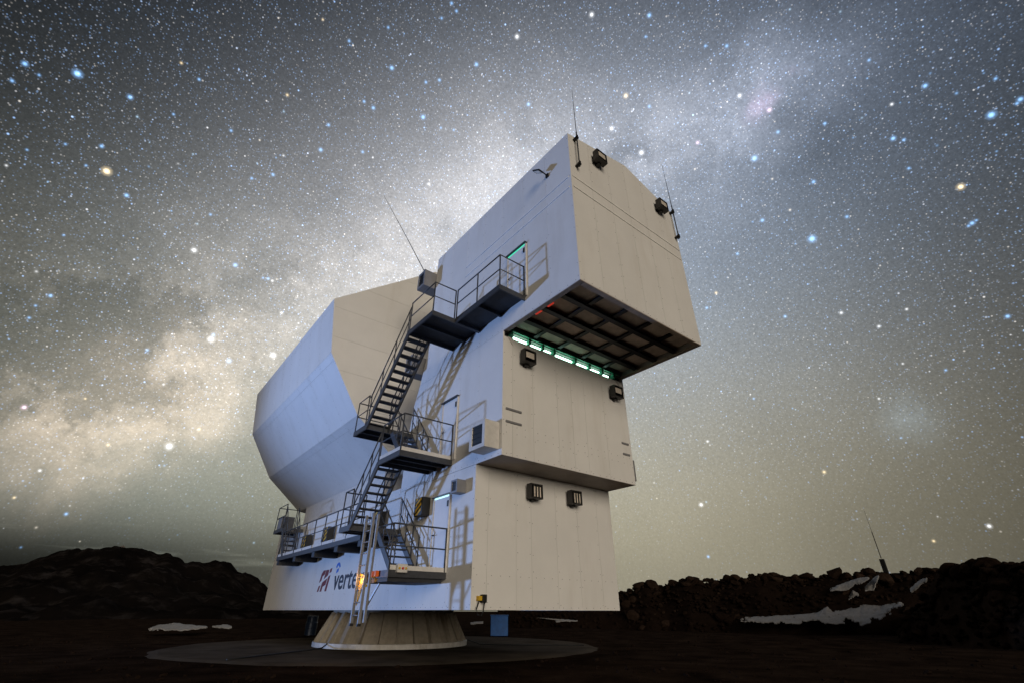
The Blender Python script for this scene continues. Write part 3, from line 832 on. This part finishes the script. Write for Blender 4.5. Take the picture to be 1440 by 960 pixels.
def obox(mb, c, hx, hy, z0, z1):
    vs_ = [c + ex * (sx * hx) + ey * (sy * hy) + Vector((0, 0, z)) for z in (z0, z1) for sy in (-1, 1) for sx in (-1, 1)]
    return mb.add(vs_, [(0, 2, 3, 1), (4, 5, 7, 6), (0, 1, 5, 4), (2, 6, 7, 3), (0, 4, 6, 2), (1, 3, 7, 5)])


obox(MB(), c_, .50, .45, -H - .05, -.24).build('cover', 'blue_tarp', bt, bevel=.02)
obox(MB(), c_, .53, .48, -.238, -.20).build('lid', 'blue_tarp', bt, bevel=.01)
for s_ in (-1, 1): obox(MB(), c_ + ex * (.22 * s_) - ey * .455, .02, .006, -H, -.24).build('strap', 'blue_tarp', bt)
br = thing('barrel', (at_dist(437, 884, 33.).x, at_dist(437, 884, 33.).y, -H), 'dark blue barrel standing in the shade beneath the base', 'barrel')
_b = at_dist(437, 884, 33.); bx, by = _b.x, _b.y
MB().tube([(bx, by, z) for z in (-H - .04, -H + .02, -H + .3, -H + .33, -H + .6, -H + .63, -H + .9)], [.30, .30, .30, .32, .32, .30, .29], 20).build('drum', 'barrel', br)
MB().tube([(bx, by, -H + .9), (bx, by, -H + .93)], .31, 20).build('rim', 'barrel', br)


def cable(label, pts_):
    o = MB().tube([(x, y, -H + .025 + (z if z else 0)) for x, y, z in pts_], .022, 6).build('cable', 'cable', smooth=True)
    tag(o, label, 'cable', 'cables on the slab')


cable('black cable lying over the slab from the flange on the lettered flank', [(-.1, 8.9, .14), (-.35, 8.7, .02), (-1., 8.2, 0), (-2., 7.4, 0), (-3., 6.6, 0), (-3.9, 5.9, 0)])
cable('black cable lying across the slab on the far side of the pedestal flange', [(5.3, 7.9, .14), (5.6, 7.5, .01), (6.2, 6.6, 0), (7.0, 5.9, 0), (8.0, 5.0, 0), (8.5, 4.5, 0)])


# ------------------------------------------------------------------ terrain: hill on the left, rock berm on the right
def loft(name, rows, m, kind, amp, fr, label=None):
    mb = MB(); n = len(rows[0]); vs_ = []
    for r_ in rows:
        for k, p in enumerate(r_):
            e = 0 if k in (0, n - 1) else 1
            vs_.append(p + Vector((0, 0, e * amp * noise.fractal(p * fr, .9, 2., 5))))
    fs = [(i * n + k, i * n + k + 1, (i + 1) * n + k + 1, (i + 1) * n + k) for i in range(len(rows) - 1) for k in range(n - 1)]
    mb.add(vs_, fs); return tag(mb.build(name, m, dz=0, smooth=True), kind=kind)


def interp(tab, x):
    if x <= tab[0][0]: return tab[0][1]
    for (a, b_), (c, d) in zip(tab, tab[1:]):
        if x <= c: return b_ + (d - b_) * (x - a) / (c - a)
    return tab[-1][1]


sil = [(-420, 850), (-250, 835), (-100, 812), (0, 798), (45, 785), (75, 781), (100, 779), (125, 771), (150, 768), (170, 767), (185, 770), (210, 777), (240, 777), (265, 787), (300, 787), (318, 792), (335, 802), (355, 811), (372, 823), (400, 838), (440, 850), (480, 856)]
rows = []
for i in range(260):
    px = -420 + 900 * i / 259; d = 270.
    crest = at_dist(px, interp(sil, px), d); hz_ = crest.z
    dirh = Vector((crest.x - CAM.x, crest.y - CAM.y, 0)) / d
    row = []
    for k in range(50):
        t = k / 49
        if t < .72: s_ = t / .72; dist = 95 + (d - 95) * s_; z = hz_ * (s_ ** 1.5)
        else: s_ = (t - .72) / .28; dist = d + 160 * s_; z = hz_ * (1 - s_)
        p = CAM + dirh * dist; row.append(Vector((p.x, p.y, max(z, 0.) - .4)))
    rows.append(row)
loft('hill', rows, 'hill', 'structure', 3.2, .075)
hp = at_dist(173, 766.5, 270.)
hut = thing('hut', (hp.x, hp.y, hp.z - H - 2.), 'tiny hut on the summit of the dark hill', 'hut')
MB().box(hp.x - .9, hp.x + .9, hp.y - .8, hp.y + .8, hp.z - 4., hp.z - .5).build('wall', 'hut', hut, dz=0)
MB().prism([(-1.0, -.5), (1.0, -.5), (0, .1)], lambda a, b_, t: (hp.x + a, hp.y + t, hp.z + b_), -.9, .9).build('roof', 'hut', hut, dz=0)


def berm(name, tab, x0, x1, nrow, foot, seed):
    """tab: (px, crest py, distance). returns the front-slope sampler"""
    rows = []
    for i in range(nrow):
        px = x0 + (x1 - x0) * i / (nrow - 1)
        d = interp([(a, c) for a, b_, c in tab], px); cp = at_dist(px, interp([(a, b_) for a, b_, c in tab], px), d)
        dirh = Vector((cp.x - CAM.x, cp.y - CAM.y, 0)) / d; top = cp.z - .35
        row = []
        for k in range(18):
            t = k / 17
            if t < .6: s_ = t / .6; dist = d - foot * top * (1 - s_); z = top * (s_ ** .85)
            else: s_ = (t - .6) / .4; dist = d + 3.0 * top * s_; z = top * (1 - s_ ** 1.3)
            p = CAM + dirh * dist; row.append(Vector((p.x, p.y, z - .1)))
        rows.append(row)
    o = loft(name, rows, 'rock', 'structure', .3, .6)
    return o, rows


tabA = [(700, 845, 52), (800, 832, 50), (868, 826, 49), (905, 813, 48), (930, 815, 48), (960, 806, 47), (1000, 806, 47), (1060, 799, 46), (1100, 802, 46), (1150, 799, 46), (1200, 796, 46), (1245, 796, 46), (1290, 792, 46), (1340, 790, 46), (1600, 780, 46)]
tabB = [(1255, 872, 34), (1275, 846, 34), (1300, 815, 34), (1318, 784, 34), (1345, 781, 33), (1370, 775, 32), (1405, 780, 31), (1440, 774, 30), (1600, 760, 28), (1800, 770, 26)]
bA, rA = berm('rock_bank', tabA, 700, 1560, 150, 1.5, 1)
bB, rB = berm('rock_bank', tabB, 1255, 1780, 90, 1.3, 2)


def pix(p):
    q = p - CAM; z = q.dot(fwd); return 720 + F_PX * q.dot(R2) / z, 480 - F_PX * q.dot(U2) / z


def strew(parent, rows, n, lo, hi, skip=None, xmax=1470):
    made = 0; small = MB()
    off = LOC[parent.name]
    while made < n:
        i = random.uniform(0, len(rows) - 1.01); t = random.choice((random.uniform(.0, .62), random.uniform(.5, .66)))
        k = t * 17; i0_, k0 = int(i), int(k)
        p = rows[i0_][k0].lerp(rows[i0_][min(17, k0 + 1)], k - k0).lerp(rows[i0_ + 1][k0].lerp(rows[i0_ + 1][min(17, k0 + 1)], k - k0), i - i0_)
        x, y = pix(p)
        if x > xmax or x < 860 or (skip and skip(x, y)): continue
        s_ = lo + (hi - lo) * random.random() ** 3.
        o = bpy.data.objects.new('rock', random.choice(proto)); COL.objects.link(o); o.parent = parent
        o.location = p - off + Vector((0, 0, s_ * .15)); o.scale = (s_, s_ * random.uniform(.8, 1.2), s_ * random.uniform(.7, 1.1))
        o.rotation_euler = (random.uniform(-.4, .4), random.uniform(-.4, .4), random.random() * 6.3)
        made += 1
    for _ in range(n * 9):
        i = random.uniform(0, len(rows) - 1.01); k = random.uniform(0, .66) * 17; i0_, k0 = int(i), int(k)
        p = rows[i0_][k0].lerp(rows[i0_ + 1][k0], i - i0_).lerp(rows[i0_][min(17, k0 + 1)], k - k0)
        x, y = pix(p)
        if skip and skip(x, y): continue
        s_ = random.uniform(.08, .26); me = random.choice(proto); rz = random.random() * 6.3
        small.add([(p.x + s_ * (v.co.x * math.cos(rz) - v.co.y * math.sin(rz)), p.y + s_ * (v.co.x * math.sin(rz) + v.co.y * math.cos(rz)), p.z + s_ * (v.co.z + .3)) for v in me.vertices], [tuple(q.vertices) for q in me.polygons])
    tag(small.build('rubble', 'rock', parent, dz=0), kind='stuff')


snow_top = [(1040, 869), (1080, 867), (1120, 865), (1150, 862), (1163, 853), (1172, 860), (1195, 856), (1215, 849), (1240, 852), (1266, 846), (1272, 850)]
snow_bot = [(1040, 873), (1070, 876), (1110, 877), (1150, 876), (1190, 877), (1212, 879), (1240, 872), (1272, 851)]
on_snow = lambda x, y: 1042 < x < 1270 and y > interp(snow_top, x) - 1
strew(bA, rA, 190, .15, .72, on_snow, 1330)
strew(bB, rB, 105, .12, .6)


# snow lying at the foot of the bank and in its gullies
def sheet(label, top, bot, x0, x1, n, dtop, dbot, bulge=.08, group='snow patches', m=20, thr=.28):
    """ragged, pitted snow between two pixel lines, lying on the ground or slope there"""
    n *= 3; bm = bmesh.new(); grid = []
    for i in range(n):
        f = i / (n - 1); px = x0 + (x1 - x0) * f
        a = at_dist(px, interp(top, px), dtop(px)); c = at_dist(px, interp(bot, px), dbot(px)); col_ = []
        for k in range(m):
            t = k / (m - 1); p = c.lerp(a, t)
            away = Vector((CAM.x - p.x, CAM.y - p.y, 0)).normalized()
            hgt = bulge * math.sin(math.pi * t) * math.sin(math.pi * f) ** .3
            p = p + (Vector((0, 0, 1)) + away * .6) * hgt + Vector((0, 0, .05 * noise.noise(p * 3.1) + .03 * noise.noise(p * 9.)))
            col_.append((bm.verts.new(p), t, f))
        grid.append(col_)
    for i in range(n - 1):
        for k in range(m - 1):
            v, t, f = grid[i][k]
            edge = min(1., min(t, 1 - t) * 3.2, min(f, 1 - f) * 9)
            q = noise.fractal(v.co * 1.3, .8, 2.1, 5)
            if q + 1.15 * edge < thr: continue
            bm.faces.new((grid[i][k][0], grid[i][k + 1][0], grid[i + 1][k + 1][0], grid[i + 1][k][0]))
    bmesh.ops.delete(bm, geom=[v for v in bm.verts if not v.link_faces], context='VERTS')
    bmesh.ops.recalc_face_normals(bm, faces=bm.faces)
    bmesh.ops.solidify(bm, geom=bm.faces[:], thickness=.05)
    me = bpy.data.meshes.new('snow_patch'); base_ = Vector((sum(v.co.x for v in bm.verts), sum(v.co.y for v in bm.verts), 0)) / len(bm.verts)
    base_.z = min(v.co.z for v in bm.verts)
    for v in bm.verts: v.co -= base_
    bm.to_mesh(me); bm.free(); me.materials.append(MATS['snow'])
    o = bpy.data.objects.new('snow_patch', me); COL.objects.link(o); o.location = base_
    return tag(o, label, 'snow', group)


dA = lambda px: interp([(a, c) for a, b_, c in tabA], px)
sheet('long bright snow patch along the foot of the rock bank', snow_top, snow_bot, 1042, 1270, 70, lambda x: dA(x) - 4.6 + (interp(snow_bot, x) - interp(snow_top, x)) * .04, lambda x: 39.6, .15)
for lab, tp, bt_ in (('narrow slanting snow streak high on the rock bank', [(1168, 829), (1190, 819), (1210, 813), (1222, 812)], [(1168, 831), (1190, 829), (1210, 821), (1222, 814)]),
                     ('small snow streak beside the mast on the rock bank', [(1216, 826), (1228, 812), (1236, 808)], [(1216, 829), (1228, 829), (1236, 810)]),
                     ('thin snow thread joining the gully streak to the long patch', [(1176, 858), (1182, 848), (1190, 842)], [(1176, 863), (1182, 860), (1190, 850)]),
                     ('ragged snow streak in the middle of the rock bank gully', [(1186, 848), (1194, 836), (1200, 829), (1208, 834)], [(1186, 854), (1194, 846), (1200, 840), (1208, 837)])):
    sheet(lab, tp, bt_, tp[0][0], tp[-1][0], 24, lambda x: dA(x) - 2.2, lambda x: dA(x) - 3.2, .12, thr=.05)
sheet('small snow patch on the shoulder of the nearer rock bank', [(1282, 829), (1292, 820), (1304, 813)], [(1282, 832), (1292, 826), (1304, 816)], 1282, 1304, 16, lambda x: 33.0, lambda x: 32.4, .08)
sheet('bright low snow bank beyond the slab below the hill', [(208, 884), (222, 878), (245, 875), (270, 878), (292, 880)], [(208, 885.5), (222, 885), (245, 885), (270, 884), (292, 882)], 208, 292, 40, lambda x: 37.5, lambda x: 35., .05)
sheet('smaller snow bank beyond the slab near the telescope base', [(298, 880.5), (315, 877), (326, 880)], [(298, 881.5), (315, 882), (326, 881)], 298, 326, 20, lambda x: 40., lambda x: 38.5, .04)
sheet('thin snow strip behind the pedestal', [(661, 874.5), (668, 873.5), (680, 873)], [(661, 876.5), (668, 876.5), (680, 875)], 661, 680, 14, lambda x: 42., lambda x: 41., .03)
sheet('thin broken snow strip behind the blue crate', [(780, 873), (792, 871), (803, 872), (812, 872.5)], [(780, 874.5), (792, 873.8), (803, 873.6), (812, 873.4)], 780, 812, 18, lambda x: 45., lambda x: 44., .03)

# mast on the bank
mp_ = at_dist(1243, 795, 46); ms = thing('mast', (mp_.x, mp_.y, mp_.z - H - .6), 'thin radio mast standing on the rock bank', 'mast')
MB().box(mp_.x - .13, mp_.x + .13, mp_.y - .13, mp_.y + .13, mp_.z - 1.2, mp_.z + .45).build('foot_box', 'black', ms, dz=0)
MB().tube([(mp_.x, mp_.y, mp_.z + .5), (mp_.x, mp_.y, mp_.z + 2.3)], .03).build('lower_tube', 'dark', ms, dz=0)
MB().tube([(mp_.x, mp_.y, mp_.z + 2.3), (mp_.x, mp_.y, mp_.z + 3.8)], [.014, .008]).build('whip', 'steel', ms, dz=0)

# ------------------------------------------------------------------ the brighter stars, far out on the sky
B_, W1, O_, P_ = (.26, .54, 1.), (.95, .97, 1.), (1., .78, .45), (1., .7, .9)
BR = [(109, 104, 3.2, B_), (35, 90, 2.2, B_), (17, 114, 1.7, B_), (55, 106, 1.4, B_), (183, 137, 2.3, B_), (150, 241, 3.4, O_), (178, 275, 2.2, B_), (143, 206, 1.9, B_), (92, 203, 1.4, B_), (38, 211, 1.3, B_), (121, 233, 1.4, B_),
      (244, 161, 1.5, B_), (280, 112, 1.7, B_), (255, 89, 1.5, O_), (325, 184, 1.5, B_), (404, 134, 1.5, O_), (462, 176, 1.7, B_), (451, 211, 2., B_), (510, 214, 1.6, B_), (525, 152, 1.9, B_), (512, 143, 1.6, B_), (551, 96, 2.1, B_),
      (595, 165, 2.3, B_), (599, 116, 1.6, B_), (618, 113, 1.7, B_), (670, 91, 2., B_), (620, 180, 1.4, B_), (638, 183, 1.4, B_), (635, 5, 1.6, B_), (642, 16, 1.5, B_), (621, 26, 1.4, B_), (546, 39, 1.4, B_), (491, 58, 1.5, B_),
      (454, 28, 1.4, O_), (384, 246, 1.7, B_), (354, 251, 1.5, B_), (296, 302, 1.4, B_), (273, 352, 2.3, W1), (331, 373, 2.2, B_), (71, 416, 1.9, B_), (297, 477, 2.8, W1), (300, 471, 1.8, B_), (396, 440, 1.6, W1), (603, 259, 1.7, W1),
      (377, 392, 1.7, B_), (383, 395, 1.5, W1), (370, 391, 1.4, B_), (832, 21, 2.1, W1), (913, 22, 2., B_), (727, 52, 2.1, W1), (880, 135, 2.3, O_), (743, 147, 2., B_), (913, 150, 1.7, B_), (860, 181, 2.2, W1), (902, 215, 2.5, W1),
      (981, 201, 1.8, P_), (1040, 135, 2., W1), (1082, 155, 2., P_), (1094, 186, 1.7, B_), (1061, 223, 2.7, B_), (1256, 195, 2.3, B_), (1271, 197, 1.7, B_), (1301, 121, 2.2, B_), (1394, 162, 3., B_), (1435, 140, 2.2, B_), (1430, 146, 1.6, B_),
      (1254, 147, 1.7, W1), (1351, 263, 2.8, O_), (1367, 314, 2.1, B_), (1362, 318, 1.5, B_), (1373, 310, 1.4, B_), (1144, 256, 1.8, B_), (1142, 336, 3.1, B_), (1072, 310, 1.9, B_), (1191, 305, 1.6, B_), (1037, 357, 1.6, B_), (1278, 237, 1.6, B_),
      (1275, 435, 1.5, W1), (1417, 445, 2., B_), (1183, 440, 1.6, W1), (1104, 445, 1.6, B_), (1236, 459, 1.5, W1), (1007, 412, 1.6, O_), (994, 433, 1.6, B_), (1022, 65, 1.7, B_), (992, 65, 1.5, B_), (908, 52, 1.4, B_), (1160, 174, 1.8, B_),
      (1222, 85, 1.6, B_), (1400, 111, 1.6, B_), (384, 499, 2.7, W1), (322, 507, 2.3, B_), (238, 627, 2.9, W1), (152, 625, 1.7, O_), (280, 603, 1.6, O_), (207, 492, 1.6, B_), (34, 572, 2.2, P_), (56, 661, 1.6, W1), (93, 722, 1.7, B_),
      (41, 447, 1.5, B_), (50, 430, 1.4, B_), (20, 699, 1.4, O_), (84, 659, 1.3, B_), (986, 709, 2., W1), (996, 782, 1.5, B_), (1159, 663, 1.6, O_), (1391, 739, 2., W1), (1313, 760, 1.5, O_), (1236, 560, 1.4, W1), (1330, 520, 1.4, B_), (995, 620, 1.4, W1),
      (1060, 560, 1.3, B_), (170, 590, 1.4, W1), (120, 560, 1.3, O_), (230, 540, 1.3, W1)]
RS = 6000.
NS = 8
stars_me = bpy.data.meshes.new('stars'); vs_, fs, cols = [], [], []


def star(d, radius, col, gain):
    d = d.normalized(); a = d.cross(Vector((0, 0, 1))).normalized(); c = d.cross(a); o = len(vs_)
    rr = radius * RS / F_PX
    vs_.append(d * RS + CAM); cols.append((*[x * gain for x in col], 1.))
    for f, g in ((.30, .55), (.55, .13), (1., 0.)):
        for k in range(NS):
            t = 2 * math.pi * k / NS; vs_.append(d * RS + CAM + (a * math.cos(t) + c * math.sin(t)) * (rr * f)); cols.append((*[x * gain * g for x in col], 1.))
    for k in range(NS):
        k2 = (k + 1) % NS; fs.append((o, o + 1 + k, o + 1 + k2))
        for q in (0, 1): fs.append((o + 1 + q * NS + k, o + 1 + (q + 1) * NS + k, o + 1 + (q + 1) * NS + k2, o + 1 + q * NS + k2))


for px, py, s_, col in BR: star(ray(px, py), s_ * (2.15 if math.hypot(px - 720, py - 480) < 520 else 1.75), col, .75 + .55 * (s_ - 1) * 1.6)
for k in range(4600):                                  # the fainter field, all round the sky
    z = random.random() ** .9; a = random.random() * 2 * math.pi; q = math.sqrt(1 - z * z)
    d = Vector((q * math.cos(a), q * math.sin(a), z)); bb = d.dot(nrm)
    if random.random() > .45 + .55 * math.exp(-(bb / .25) ** 2): continue
    if z < .03: continue
    s_ = .55 + .85 * random.random() ** 4
    col = random.choice((B_, B_, B_, B_, (.5, .75, 1.), (.5, .75, 1.), W1, (1., .9, .75)))
    star(d, s_ * 1.9, col, (.40 + .75 * random.random() ** 2) * min(1., .3 + z * 2))
stars_me.from_pydata(vs_, [], fs)
ca = stars_me.color_attributes.new('glow', 'FLOAT_COLOR', 'POINT')
ca.data.foreach_set('color', [x for c in cols for x in c])
sm = bpy.data.materials.new('starlight'); sm.use_nodes = True; t = NT(sm.node_tree); sm.node_tree.nodes.clear()
at = t.node('ShaderNodeAttribute', attribute_name='glow'); em = t.node('ShaderNodeEmission'); t.put(em.inputs['Color'], at.outputs['Color'])
tr = t.node('ShaderNodeBsdfTransparent'); ad = t.node('ShaderNodeAddShader'); sm.node_tree.links.new(em.outputs[0], ad.inputs[0]); sm.node_tree.links.new(tr.outputs[0], ad.inputs[1])
ou = t.node('ShaderNodeOutputMaterial'); sm.node_tree.links.new(ad.outputs[0], ou.inputs['Surface'])
sm.cycles.emission_sampling = 'NONE'
stars_me.materials.append(sm)
so_ = bpy.data.objects.new('stars', stars_me); COL.objects.link(so_)
tag(so_, 'bright and faint stars scattered over the night sky', 'stars', kind='stuff')
